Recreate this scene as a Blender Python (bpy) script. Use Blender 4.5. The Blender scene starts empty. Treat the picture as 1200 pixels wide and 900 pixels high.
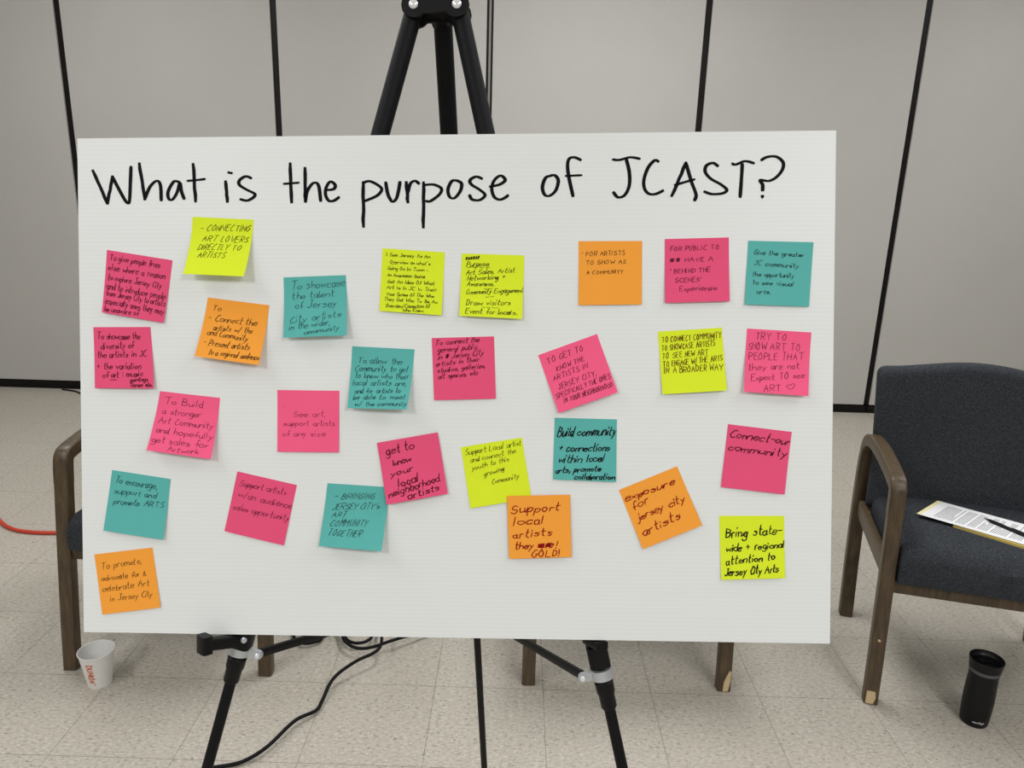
import bpy, bmesh, math, random
from mathutils import Vector, Matrix

random.seed(7)
S = bpy.context.scene
COL = S.collection

# ------------------------------------------------------------------ camera
CAM_ROT = [(0.9995, 0.0104, 0.0285), (-0.0303, 0.2657, 0.9636), (0.0025, -0.964, 0.2659)]
CAM_LOC = (0.0, 0.0, 1.4038)
LENS = 26.802
BOARD_AXES = [(0.9989, -0.0283, 0.0367), (0.0363, 0.9702, -0.2397), (-0.0288, 0.2407, 0.9702)]
BOARD_CENTRE = (-0.0778, 0.8897, 1.1507)
cam_data = bpy.data.cameras.new('camera')
cam_data.sensor_width = 36.0
cam_data.lens = LENS
cam_data.clip_start = 0.02
cam = bpy.data.objects.new('camera', cam_data)
COL.objects.link(cam)
_r, _u, _b = (Vector(v).normalized() for v in CAM_ROT)
cam.matrix_world = Matrix(((_r.x, _u.x, _b.x, CAM_LOC[0]), (_r.y, _u.y, _b.y, CAM_LOC[1]),
                           (_r.z, _u.z, _b.z, CAM_LOC[2]), (0, 0, 0, 1)))
S.camera = cam

# ------------------------------------------------------------------ world, lights, exposure
S.view_settings.view_transform = 'Standard'
S.view_settings.look = 'None'
S.view_settings.gamma = 1.0
S.view_settings.use_curve_mapping = False
S.view_settings.exposure = -0.38
world = bpy.data.worlds.new('world')
S.world = world
world.use_nodes = True
world.node_tree.nodes['Background'].inputs['Color'].default_value = (0.97, 0.98, 1.0, 1)
world.node_tree.nodes['Background'].inputs['Strength'].default_value = 0.25

CEIL = 3.0
def ceiling_lamp(x, y, power, sx=0.6, sy=1.2, color=(0.965, 0.985, 1.03)):
    l = bpy.data.lights.new('ceiling_troffer', 'AREA')
    l.shape = 'RECTANGLE'; l.size = sx; l.size_y = sy
    l.energy = power; l.color = color
    o = bpy.data.objects.new('ceiling_troffer', l)
    o.location = (x, y, CEIL - 0.03)
    COL.objects.link(o)
for lx, ly, lp in ((-1.9, 0.55, 30), (1.5, 0.55, 26),
                   (-2.2, 3.0, 38), (0.4, 3.0, 54), (2.8, 3.0, 36),
                   (-1.9, -1.9, 78), (1.5, -1.9, 78)):
    ceiling_lamp(lx, ly, lp)

# ------------------------------------------------------------------ measured layout
# headline strokes, mm on the board face (x right, z up from its middle)
HEADLINE = [
 [(-438.0,265.4),(-420.4,225.6)],
 [(-420.4,225.6),(-413.8,257.9)],
 [(-413.8,257.9),(-402.5,236.4),(-396.1,226.4),(-392.9,228.1),(-391.5,249.0),(-390.5,269.3)],
 [(-380.1,273.4),(-373.7,230.4)],
 [(-373.7,230.4),(-367.0,245.2),(-358.5,252.4),(-354.0,246.9),(-353.2,229.1)],
 [(-329.8,250.3),(-337.2,251.3),(-344.4,239.6),(-343.9,230.9),(-339.3,229.6),(-333.6,237.7),(-329.8,249.4),(-328.0,239.5),(-324.8,230.7)],
 [(-312.9,272.2),(-310.6,227.4)],
 [(-320.5,252.1),(-309.4,252.9),(-298.8,254.1)],
 [(-273.4,250.8),(-271.2,226.7)],
 [(-270.1,261.9),(-265.4,261.0)],
 [(-241.5,254.7),(-248.4,256.9),(-255.8,252.4),(-256.3,247.0),(-248.6,241.6),(-238.5,236.6),(-237.0,234.3),(-239.4,231.2),(-246.8,227.7),(-255.1,229.3)],
 [(-193.6,271.7),(-192.1,225.5)],
 [(-202.0,247.5),(-182.8,248.8)],
 [(-175.7,266.2),(-175.1,226.1)],
 [(-175.1,226.1),(-172.8,238.3),(-165.4,248.1),(-159.0,245.4),(-156.4,227.0)],
 [(-151.4,239.6),(-140.8,240.7),(-138.6,245.6),(-144.4,249.7),(-149.6,242.6),(-150.3,233.6),(-146.3,226.8),(-140.0,226.9),(-134.1,230.8)],
 [(-104.2,248.5),(-104.4,195.6)],
 [(-105.1,247.6),(-96.9,249.9),(-86.0,244.8),(-81.9,239.4),(-87.9,232.3),(-102.5,226.1)],
 [(-76.9,247.9),(-74.3,234.0),(-69.2,225.3),(-64.3,228.5),(-61.6,237.4),(-59.7,248.2)],
 [(-51.9,248.1),(-50.2,224.5)],
 [(-50.2,235.6),(-47.1,246.3),(-41.6,249.8),(-36.7,246.6)],
 [(-30.8,247.6),(-31.8,194.3)],
 [(-30.8,244.7),(-19.0,245.2),(-9.7,240.6),(-11.8,233.5),(-22.7,225.5),(-28.1,225.6)],
 [(10.7,249.4),(3.5,249.4),(-1.5,239.7),(0.3,230.7),(6.2,228.9),(13.1,236.9),(14.9,245.8),(9.8,249.7)],
 [(39.5,251.8),(32.3,254.2),(25.1,250.2),(26.9,244.8),(36.8,238.5),(43.1,232.2),(36.8,226.4),(27.8,227.0),(24.6,231.8)],
 [(48.7,242.3),(60.1,244.5),(67.3,249.8),(61.9,255.2),(54.4,249.9),(51.2,240.2),(53.9,230.3),(60.2,226.7),(66.4,228.5),(70.6,231.5)],
 [(122.9,254.7),(115.7,252.1),(112.0,241.5),(114.3,232.6),(120.2,230.7),(127.7,236.9),(130.9,248.4),(127.3,254.6),(122.0,255.2)],
 [(157.5,273.0),(150.4,276.1),(144.2,274.9),(141.9,267.8),(143.3,253.6),(148.4,230.5)],
 [(139.8,254.2),(158.5,254.9)],
 [(195.6,273.2),(203.6,272.6),(216.0,275.6),(227.5,273.8)],
 [(211.6,273.4),(215.2,258.3),(215.3,242.4),(210.0,231.0),(202.1,228.4),(196.7,234.1)],
 [(249.6,270.4),(245.1,271.6),(237.6,263.4),(232.7,249.4),(233.3,238.8),(238.3,232.5),(246.3,231.9),(255.4,235.9)],
 [(282.1,268.3),(265.7,229.7)],
 [(282.1,268.3),(288.4,247.1),(294.2,231.2),(292.7,224.5)],
 [(269.1,242.4),(291.9,248.9)],
 [(319.6,264.5),(313.7,268.0),(306.2,264.9),(304.9,257.6),(311.3,249.6),(323.6,242.5),(330.3,236.2),(325.4,232.2),(313.2,231.4),(304.0,234.3)],
 [(336.5,267.0),(340.9,266.0),(351.4,269.8),(361.9,267.3)],
 [(348.2,266.0),(347.7,253.7),(346.1,228.2)],
 [(370.6,271.0),(377.5,274.5),(387.9,274.7),(395.8,268.2),(395.1,259.4),(388.2,250.7),(379.5,246.4),(369.4,247.4),(372.2,242.1),(372.3,235.6)],
 [(372.0,228.5),(372.4,227.1)],
]
# sticky-note corners: upper left, upper right, lower right, lower left (mm in the board frame, y < 0 is in front)
NOTE_CORNERS = [
 [(-421.75,-2.3,168.83),(-339.78,-2.3,155.68),(-350.75,-4.3,79.22),(-427.28,-5.3,92.17)],
 [(-314.32,-2.3,208.45),(-238.86,-2.3,204.58),(-245.2,-19.3,133.77),(-318.97,-19.3,137.06)],
 [(-296.38,-2.3,110.31),(-220.34,-2.3,100.61),(-229.26,-15.3,27.85),(-308.52,-13.3,38.58)],
 [(-202.54,-2.3,134.44),(-126.03,-2.3,136.99),(-122.56,-13.3,63.52),(-200.34,-11.3,60.94)],
 [(-440.02,-2.3,74.16),(-368.36,-2.3,74.33),(-362.84,-6.3,-1.06),(-437.87,-4.3,-0.9)],
 [(-357.14,-2.3,-4.43),(-282.29,-2.3,-12.49),(-289.79,-13.3,-86.37),(-370.2,-11.3,-76.36)],
 [(-418.6,-2.3,-102.08),(-344.91,-2.3,-112.76),(-353.32,-6.3,-187.21),(-429.48,-4.3,-177.01)],
 [(-442.52,-2.3,-207.38),(-368.69,-2.3,-197.95),(-358.83,-3.8,-271.98),(-432.82,-3.3,-282.04)],
 [(-211.02,-2.3,-2.67),(-134.4,-2.3,-3.4),(-135.25,-3.5,-78.48),(-211.1,-3.5,-78.2)],
 [(-261.46,-2.3,-102.69),(-187.56,-2.3,-119.05),(-203.92,-3.5,-193.34),(-277.65,-3.5,-176.3)],
 [(-149.76,-2.3,-116.46),(-73.3,-2.3,-120.79),(-80.82,-16.3,-196.07),(-158.44,-10.3,-191.95)],
 [(-81.11,-2.3,169.23),(-5.27,-2.3,163.97),(-9.19,-5.3,87.93),(-84.77,-3.8,93.47)],
 [(15.16,-2.3,162.54),(90.7,-2.3,159.87),(87.99,-7.3,83.4),(12.58,-7.3,87.26)],
 [(-118.55,-2.3,50.79),(-42.33,-2.3,47.11),(-49.2,-18.3,-25.02),(-122.26,-12.3,-23.8)],
 [(-21.54,-2.3,60.73),(54.04,-2.3,62.79),(56.34,-3.5,-12.32),(-18.46,-3.5,-14.41)],
 [(-88.45,-3.6,-66.54),(-14.13,-3.6,-53.4),(-1.74,-6.1,-127.6),(-75.63,-8.6,-140.95)],
 [(13.83,-2.3,-71.41),(87.79,-2.3,-59.21),(99.7,-2.8,-132.83),(25.56,-3.5,-145.58)],
 [(69.8,-4.2,-129.93),(146.06,-4.2,-127.86),(148.1,-5.8,-203.05),(72.86,-5.8,-205.99)],
 [(127.25,-2.3,-35.2),(202.08,-2.3,-36.84),(201.18,-3.8,-112.14),(125.49,-3.5,-109.55)],
 [(204.65,-2.3,-122.03),(274.18,-2.3,-92.82),(303.92,-5.3,-162.98),(233.7,-4.3,-192.85)],
 [(107.25,-2.3,40.11),(177.75,-2.3,65.64),(202.45,-7.3,-3.94),(132.16,-7.3,-29.2)],
 [(250.3,-2.3,68.37),(325.99,-2.3,73.22),(331.47,-7.3,-1.55),(255.88,-5.3,-6.51)],
 [(355.65,-2.3,72.09),(431.14,-2.3,67.4),(426.08,-9.3,-7.87),(351.19,-9.3,-2.94)],
 [(155.31,-2.3,176.47),(231.03,-2.3,176.4),(230.7,-3.5,100.77),(155.53,-3.5,99.98)],
 [(257.69,-2.3,178.49),(333.22,-2.3,180.12),(334.15,-5.3,104.29),(258.01,-5.3,102.4)],
 [(355.99,-2.3,176.08),(432.42,-2.3,173.88),(427.59,-3.5,97.71),(352.16,-4.3,100.4)],
 [(334.12,-2.3,-41.9),(409.44,-2.3,-50.93),(401.16,-4.3,-125.36),(326.23,-3.8,-117.24)],
 [(324.64,-2.3,-152.1),(401.46,-2.3,-151.39),(402.92,-4.3,-225.76),(327.36,-3.8,-229.11)],
]

# ------------------------------------------------------------------ helpers
def smooth(me, angle=40):
    me.polygons.foreach_set('use_smooth', [True] * len(me.polygons))
    try:
        me.set_sharp_from_angle(angle=math.radians(angle))
    except Exception:
        pass
    me.update()

def link_mesh(name, verts, faces, mat, parent=None, flat=False, angle=40):
    me = bpy.data.meshes.new(name)
    me.from_pydata([tuple(v) for v in verts], [], faces)
    me.validate()
    bm = bmesh.new(); bm.from_mesh(me)
    bmesh.ops.recalc_face_normals(bm, faces=bm.faces)
    bm.to_mesh(me); bm.free()
    me.materials.append(mat)
    if not flat:
        smooth(me, angle)
    o = bpy.data.objects.new(name, me)
    COL.objects.link(o)
    if parent is not None:
        o.parent = parent
    return o

def link_bm(name, bm, mat, parent=None, flat=False, angle=40):
    me = bpy.data.meshes.new(name)
    bmesh.ops.recalc_face_normals(bm, faces=bm.faces)
    bm.to_mesh(me); bm.free()
    me.materials.append(mat)
    if not flat:
        smooth(me, angle)
    o = bpy.data.objects.new(name, me)
    COL.objects.link(o)
    if parent is not None:
        o.parent = parent
    return o

def tag(o, label, cat, group=None):
    o['label'] = label; o['category'] = cat
    if group:
        o['group'] = group
    return o

def thing(name, label, cat, loc=(0, 0, 0), rotz=0.0, group=None):
    o = bpy.data.objects.new(name, None)
    COL.objects.link(o)
    o.location = loc; o.rotation_euler = (0, 0, rotz)
    o.empty_display_size = 0.05
    return tag(o, label, cat, group)

def structure(o):
    o['kind'] = 'structure'
    return o

class Geo:
    """collects vertices and faces of one mesh"""
    def __init__(self):
        self.v, self.f = [], []
    def add(self, verts, faces):
        n = len(self.v)
        self.v += [Vector(p) for p in verts]
        self.f += [tuple(i + n for i in fc) for fc in faces]
    def box(self, a, b):
        x0, y0, z0 = a; x1, y1, z1 = b
        self.add([(x0,y0,z0),(x1,y0,z0),(x1,y1,z0),(x0,y1,z0),(x0,y0,z1),(x1,y0,z1),(x1,y1,z1),(x0,y1,z1)],
                 [(0,3,2,1),(4,5,6,7),(0,1,5,4),(1,2,6,5),(2,3,7,6),(3,0,4,7)])
    def tube(self, pts, rad, seg=14, cap=True):
        """round tube along pts; rad is one number or one per point"""
        pts = [Vector(p) for p in pts]
        n = len(pts)
        rads = rad if isinstance(rad, (list, tuple)) else [rad] * n
        t0 = (pts[1] - pts[0]).normalized()
        ref = Vector((0, 0, 1)) if abs(t0.z) < 0.9 else Vector((1, 0, 0))
        nx = t0.cross(ref).normalized()
        vs = []
        for i, p in enumerate(pts):
            t = (pts[min(i + 1, n - 1)] - pts[max(i - 1, 0)])
            t = t.normalized() if t.length > 1e-9 else t0
            nx = (nx - t * nx.dot(t)).normalized()
            ny = t.cross(nx)
            for k in range(seg):
                a = 2 * math.pi * k / seg
                vs.append(p + (nx * math.cos(a) + ny * math.sin(a)) * rads[i])
        fs = []
        for i in range(n - 1):
            for k in range(seg):
                a, b = i * seg + k, i * seg + (k + 1) % seg
                fs.append((a, b, b + seg, a + seg))
        if cap:
            fs.append(tuple(range(seg - 1, -1, -1)))
            fs.append(tuple((n - 1) * seg + k for k in range(seg)))
        self.add(vs, fs)
    def bar(self, p0, p1, w, h, side):
        """rectangular bar from p0 to p1, w wide along side, h in the third direction"""
        p0, p1 = Vector(p0), Vector(p1)
        t = (p1 - p0).normalized()
        s = Vector(side); s = (s - t * s.dot(t)).normalized()
        u = t.cross(s)
        r = min(w, h) * 0.22
        prof = []
        for cx, cy, a0 in ((w/2-r, h/2-r, 0), (-w/2+r, h/2-r, 90), (-w/2+r, -h/2+r, 180), (w/2-r, -h/2+r, 270)):
            for k in range(3):
                a = math.radians(a0 + 45 * k)
                prof.append((cx + r * math.cos(a), cy + r * math.sin(a)))
        m = len(prof)
        vs = [p + s * a + u * b for p in (p0, p1) for a, b in prof]
        fs = [(k, (k + 1) % m, m + (k + 1) % m, m + k) for k in range(m)]
        fs += [tuple(range(m - 1, -1, -1)), tuple(range(m, 2 * m))]
        self.add(vs, fs)
    def lathe(self, prof, seg=40, close_top=True, close_bottom=True):
        vs = []
        for r, z in prof:
            for k in range(seg):
                a = 2 * math.pi * k / seg
                vs.append((r * math.cos(a), r * math.sin(a), z))
        fs = []
        for i in range(len(prof) - 1):
            for k in range(seg):
                a, b = i * seg + k, i * seg + (k + 1) % seg
                fs.append((a, b, b + seg, a + seg))
        if close_bottom:
            fs.append(tuple(range(seg - 1, -1, -1)))
        if close_top:
            fs.append(tuple((len(prof) - 1) * seg + k for k in range(seg)))
        self.add(vs, fs)
    def build(self, name, mat, parent=None, flat=False, angle=40):
        return link_mesh(name, self.v, self.f, mat, parent, flat, angle)

def catmull(pts, step=6):
    pts = [Vector(p) for p in pts]
    if len(pts) < 3:
        return pts
    out = []
    n = len(pts)
    for i in range(n - 1):
        p0 = pts[max(i - 1, 0)]; p1 = pts[i]; p2 = pts[i + 1]; p3 = pts[min(i + 2, n - 1)]
        if (p2 - p1).length < 1e-9:
            continue
        for k in range(step):
            t = k / step
            out.append(0.5 * ((2 * p1) + (p2 - p0) * t + (2 * p0 - 5 * p1 + 4 * p2 - p3) * t * t
                              + (3 * p1 - p0 - 3 * p2 + p3) * t ** 3))
    out.append(pts[-1])
    return out

# ------------------------------------------------------------------ materials
class NT:
    def __init__(self, name):
        self.m = bpy.data.materials.new(name)
        self.m.use_nodes = True
        self.t = self.m.node_tree
        self.b = self.t.nodes['Principled BSDF']
    def n(self, kind, **kw):
        nd = self.t.nodes.new(kind)
        for k, v in kw.items():
            setattr(nd, k, v)
        return nd
    def l(self, a, b):
        self.t.links.new(a, b)
    def math(self, op, a, b=None, clamp=False):
        nd = self.n('ShaderNodeMath', operation=op); nd.use_clamp = clamp
        for i, v in enumerate((a, b)):
            if v is None: continue
            if isinstance(v, (int, float)): nd.inputs[i].default_value = v
            else: self.l(v, nd.inputs[i])
        return nd.outputs[0]
    def mix(self, fac, a, b):
        nd = self.n('ShaderNodeMix', data_type='RGBA')
        for i, v in ((0, fac), (6, a), (7, b)):
            if isinstance(v, (int, float)): nd.inputs[i].default_value = v
            elif isinstance(v, tuple): nd.inputs[i].default_value = (*v, 1)
            else: self.l(v, nd.inputs[i])
        return nd.outputs[2]
    def coords(self, scale=(1, 1, 1), rot=(0, 0, 0)):
        tc = self.n('ShaderNodeTexCoord'); mp = self.n('ShaderNodeMapping')
        mp.inputs['Scale'].default_value = scale; mp.inputs['Rotation'].default_value = rot
        self.l(tc.outputs['Object'], mp.inputs['Vector'])
        return mp.outputs['Vector']
    def noise(self, vec, scale, detail=3, rough=0.6):
        nd = self.n('ShaderNodeTexNoise')
        nd.inputs['Scale'].default_value = scale; nd.inputs['Detail'].default_value = detail
        nd.inputs['Roughness'].default_value = rough
        self.l(vec, nd.inputs['Vector'])
        return nd.outputs['Fac']
    def ramp(self, fac, stops):
        nd = self.n('ShaderNodeValToRGB')
        e = nd.color_ramp.elements
        while len(e) < len(stops): e.new(0.5)
        for el, (p, c) in zip(e, stops):
            el.position = p; el.color = (*c, 1) if len(c) == 3 else c
        self.l(fac, nd.inputs['Fac'])
        return nd.outputs['Color']
    def bump(self, height, strength, dist=0.001):
        nd = self.n('ShaderNodeBump')
        nd.inputs['Strength'].default_value = strength; nd.inputs['Distance'].default_value = dist
        self.l(height, nd.inputs['Height'])
        self.l(nd.outputs['Normal'], self.b.inputs['Normal'])
    def set(self, color=None, rough=None, metal=None, spec=None):
        if color is not None:
            if isinstance(color, tuple): self.b.inputs['Base Color'].default_value = (*color, 1)
            else: self.l(color, self.b.inputs['Base Color'])
        if rough is not None: self.b.inputs['Roughness'].default_value = rough
        if metal is not None: self.b.inputs['Metallic'].default_value = metal
        if spec is not None: self.b.inputs['Specular IOR Level'].default_value = spec
        return self

def srgb(r, g, b):
    def f(c):
        c /= 255.0
        return c / 12.92 if c <= 0.04045 else ((c + 0.055) / 1.055) ** 2.4
    return (f(r), f(g), f(b))

def plain(name, color, rough=0.5, metal=0.0, spec=0.5, var=0.06, scale=60.0):
    """one colour with a faint procedural mottling"""
    t = NT(name)
    nz = t.noise(t.coords(), scale, 2)
    dark = tuple(c * (1 - var) for c in color); lite = tuple(min(1, c * (1 + var)) for c in color)
    t.set(t.mix(nz, dark, lite), rough, metal, spec)
    return t.m

def mat_wall():
    t = NT('partition_fabric')
    v = t.coords()
    big = t.noise(v, 1.3, 3)
    weave = t.noise(t.coords((160, 160, 420)), 1.0, 2)
    c = t.mix(big, srgb(191, 189, 183), srgb(208, 205, 199))
    c2 = t.mix(t.math('MULTIPLY', weave, 0.8), c, srgb(164, 161, 154))
    t.set(c2, 0.95, 0, 0.15)
    t.bump(weave, 0.25, 0.0008)
    return t.m

def mat_floor():
    t = NT('vinyl_tile')
    tc = t.n('ShaderNodeTexCoord'); sp = t.n('ShaderNodeSeparateXYZ')
    t.l(tc.outputs['Object'], sp.inputs[0])
    def cell(sock, off):
        a = t.math('DIVIDE', t.math('ADD', sock, off), 0.3048)
        fr = t.math('FRACT', a)
        d = t.math('MINIMUM', fr, t.math('SUBTRACT', 1.0, fr))
        return t.math('FLOOR', a), d
    ix, dx = cell(sp.outputs['X'], 0.5013 + 30.48)
    iy, dy = cell(sp.outputs['Y'], 30.48 - 1.8501 + 0.0)
    line = t.math('LESS_THAN', t.math('MINIMUM', dx, dy), 0.0027)
    cmb = t.n('ShaderNodeCombineXYZ')
    t.l(ix, cmb.inputs[0]); t.l(iy, cmb.inputs[1])
    wn = t.n('ShaderNodeTexWhiteNoise', noise_dimensions='3D')
    t.l(cmb.outputs[0], wn.inputs['Vector'])
    streak = t.noise(t.coords((78, 150, 78)), 1.0, 3, 0.6)
    blot = t.noise(t.coords((100, 190, 100), (0, 0, 0.12)), 1.0, 2)
    fleck = t.noise(t.coords((62, 150, 62), (0, 0, 0.15)), 1.0, 1)
    cloud = t.noise(t.coords(), 1.6, 3)
    col = t.ramp(streak, [(0.28, srgb(140, 132, 118)), (0.43, srgb(177, 170, 156)), (0.58, srgb(188, 181, 168)), (0.74, srgb(210, 204, 192))])
    col = t.mix(t.math('MULTIPLY', wn.outputs['Value'], 0.14), col, srgb(172, 164, 149))
    col = t.mix(t.math('MULTIPLY', cloud, 0.16), col, srgb(160, 152, 138))
    dk = t.ramp(fleck, [(0.68, (0, 0, 0)), (0.72, (1, 1, 1))])
    col = t.mix(t.math('MULTIPLY', dk, 0.75), col, srgb(98, 88, 75))
    wt = t.ramp(blot, [(0.61, (0, 0, 0)), (0.68, (1, 1, 1))])
    col = t.mix(t.math('MULTIPLY', wt, 0.6), col, srgb(222, 214, 198))
    col = t.mix(t.math('MULTIPLY', line, 0.68), col, srgb(92, 84, 72))
    t.set(col, 0.36, 0, 0.35)
    rr = t.noise(t.coords(), 9.0, 3)
    t.l(t.math('ADD', t.math('MULTIPLY', rr, 0.2), 0.3), t.b.inputs['Roughness'])
    return t.m

def mat_fabric():
    t = NT('charcoal_upholstery')
    warp = t.noise(t.coords((900, 900, 140)), 1.0, 2)
    weft = t.noise(t.coords((160, 160, 900)), 1.0, 2)
    s = t.math('MULTIPLY', t.math('ADD', warp, weft), 0.5)
    col = t.ramp(s, [(0.34, srgb(29, 32, 35)), (0.52, srgb(51, 54, 58)), (0.66, srgb(82, 85, 88))])
    t.set(col, 0.92, 0, 0.2)
    t.bump(s, 0.4, 0.0008)
    return t.m

def mat_wood():
    t = NT('walnut_stain')
    g = t.noise(t.coords((90, 90, 9)), 1.0, 4, 0.6)
    m = t.noise(t.coords(), 7, 2)
    col = t.ramp(g, [(0.3, srgb(68, 55, 39)), (0.55, srgb(88, 73, 52)), (0.75, srgb(106, 89, 65))])
    col = t.mix(t.math('MULTIPLY', m, 0.35), col, srgb(60, 48, 34))
    t.set(col, 0.38, 0, 0.4)
    return t.m

def mat_board():
    t = NT('corrugated_plastic')
    tc = t.n('ShaderNodeTexCoord'); sp = t.n('ShaderNodeSeparateXYZ')
    t.l(tc.outputs['Object'], sp.inputs[0])
    w = t.math('SINE', t.math('MULTIPLY', sp.outputs['Z'], 2 * math.pi / 0.0051))
    nz = t.noise(t.coords((3, 3, 40)), 1.0, 3)
    rib = t.math('MULTIPLY', t.math('ADD', w, 1.0), 0.5)
    col = t.mix(rib, srgb(233, 235, 232), srgb(235, 237, 234))
    col = t.mix(t.math('MULTIPLY', nz, 0.25), col, srgb(224, 226, 222))
    t.set(col, 0.42, 0, 0.35)
    t.bump(t.math('ADD', w, t.math('MULTIPLY', nz, 1.2)), 0.035, 0.0006)
    return t.m

def mat_note(name, c):
    t = NT(name)
    f = t.noise(t.coords(), 900, 2)
    g = t.noise(t.coords(), 22, 2)
    dark = tuple(x * 0.93 for x in c)
    col = t.mix(t.math('MULTIPLY', t.math('ADD', f, g), 0.5), dark, tuple(min(1, x * 1.05) for x in c))
    t.set(col, 0.75, 0, 0.15)
    return t.m

M = {}
M['wall'] = mat_wall()
M['floor'] = mat_floor()
M['ceiling'] = plain('ceiling_tile', (0.78, 0.77, 0.74), 0.9, scale=30)
M['dark'] = plain('dark_brown_vinyl', srgb(18, 15, 13), 0.5, 0, 0.22)
M['seamgrey'] = plain('grey_seal', srgb(132, 126, 119), 0.6)
M['fabric'] = mat_fabric()
M['wood'] = mat_wood()
M['rawwood'] = plain('bare_wood', srgb(205, 180, 138), 0.8, var=0.15, scale=200)
M['board'] = mat_board()
M['black'] = plain('black_powder_coat', srgb(9, 10, 12), 0.55, 0, 0.2, 0.1)
M['blackplastic'] = plain('black_plastic', srgb(7, 7, 8), 0.5, 0, 0.25)
M['rubber'] = plain('black_rubber', srgb(16, 16, 16), 0.75)
M['zinc'] = plain('zinc_plate', srgb(196, 200, 202), 0.32, 0.5, 0.5, 0.12)
M['chrome'] = plain('polished_rivet', srgb(240, 241, 242), 0.25, 0.35, 0.6, 0.03)
M['cable'] = plain('black_cable', srgb(8, 8, 9), 0.6, 0, 0.2)
M['redcord'] = plain('red_orange_cord', srgb(196, 62, 40), 0.5)
M['cup'] = plain('white_paper', srgb(232, 230, 225), 0.6)
M['orangeprint'] = plain('orange_print', srgb(214, 98, 30), 0.6)
M['tumbler'] = plain('matte_black_steel', srgb(6, 6, 7), 0.42, 0.0, 0.3)
M['tumblerband'] = plain('grey_rubber_ring', srgb(78, 79, 82), 0.5)
M['whiteprint'] = plain('white_print', srgb(215, 215, 215), 0.5)
M['paper'] = plain('printed_paper', srgb(238, 238, 236), 0.7, var=0.02)
M['yellowpaper'] = plain('yellow_pad_paper', srgb(205, 178, 86), 0.75)
M['manila'] = plain('pale_yellow_binding', srgb(238, 226, 170), 0.75)
M['greyprint'] = plain('grey_print', srgb(84, 84, 88), 0.7)
M['ink'] = plain('marker_black', srgb(14, 12, 16), 0.6, 0, 0.1)
M['pink'] = mat_note('pink_note_paper', srgb(237, 86, 127))
M['hotpink'] = mat_note('bright_pink_note_paper', srgb(255, 98, 140))
M['lime'] = mat_note('lime_note_paper', srgb(226, 243, 46))
M['teal'] = mat_note('teal_note_paper', srgb(94, 182, 174))
M['orange'] = mat_note('orange_note_paper', srgb(255, 166, 62))
INKS = {'dkpink': srgb(96, 22, 52), 'black': srgb(26, 24, 26), 'olive': srgb(44, 46, 20), 'dkteal': srgb(28, 62, 66), 'brown': srgb(86, 46, 16),
        'maroon': srgb(92, 14, 34), 'red': srgb(158, 10, 16), 'brick': srgb(104, 46, 22), 'faint': srgb(140, 36, 74), 'violet': srgb(112, 26, 64),
        'dkbrown': srgb(62, 42, 18)}
for k, c in INKS.items():
    M['ink_' + k] = plain('pen_' + k, tuple(x * 0.8 for x in c), 0.65, 0, 0.12, var=0.1, scale=400)

# ------------------------------------------------------------------ room
WALL_Y = 4.6617
XL, XR, YF = -5.2, 5.4, -3.6
g = Geo(); g.box((XL, YF, -0.05), (XR, WALL_Y + 0.12, 0.0))
structure(g.build('floor', M['floor'], flat=True))
g = Geo(); g.box((XL, YF, CEIL), (XR, WALL_Y + 0.12, CEIL + 0.05))
structure(g.build('ceiling', M['ceiling'], flat=True))
SEAMS = [-2.633 + 1.2192 * k for k in range(-2, 7)]
edges = [XL] + SEAMS + [XR]
g = Geo()
for a, b in zip(edges[:-1], edges[1:]):
    a2 = a + (0.019 if a != XL else 0); b2 = b - (0.019 if b != XR else 0)
    g.box((a2, WALL_Y, 0.052), (b2, WALL_Y + 0.09, CEIL))
g.box((XL, WALL_Y + 0.09, 0.0), (XR, WALL_Y + 0.12, CEIL))
structure(g.build('wall_back', M['wall'], flat=True))
for k, sx in enumerate(SEAMS):
    g = Geo()
    g.box((sx - 0.019, WALL_Y + 0.012, 0.052), (sx + 0.019, WALL_Y + 0.09, CEIL))
    t = structure(g.build('trim_%d' % (k + 1), M['dark'], flat=True))
    g = Geo()
    if k == 4:                               # the middle joint shows its grey seal in the upper part
        g.box((sx - 0.0055, WALL_Y + 0.004, 1.72), (sx + 0.0065, WALL_Y + 0.012, CEIL))
        g.build('seal_strip', M['seamgrey'], t, flat=True)
g = Geo()
for a, b in zip(edges[:-1], edges[1:]):
    a2 = a + 0.003; b2 = b - 0.003
    g.box((a2, WALL_Y - 0.006, 0.0), (b2, WALL_Y + 0.09, 0.046))
    g.box((a2, WALL_Y - 0.010, 0.0), (b2, WALL_Y - 0.006, 0.012))
structure(g.build('baseboard_back', M['dark'], flat=True))
g = Geo(); g.box((XL - 0.08, YF, 0), (XL, WALL_Y + 0.12, CEIL))
structure(g.build('wall_left', M['wall'], flat=True))
g = Geo(); g.box((XR, YF, 0), (XR + 0.08, WALL_Y + 0.12, CEIL))
structure(g.build('wall_right', M['wall'], flat=True))
g = Geo(); g.box((XL - 0.08, YF - 0.08, 0), (XR + 0.08, YF, CEIL))
structure(g.build('wall_front', M['wall'], flat=True))

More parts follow.
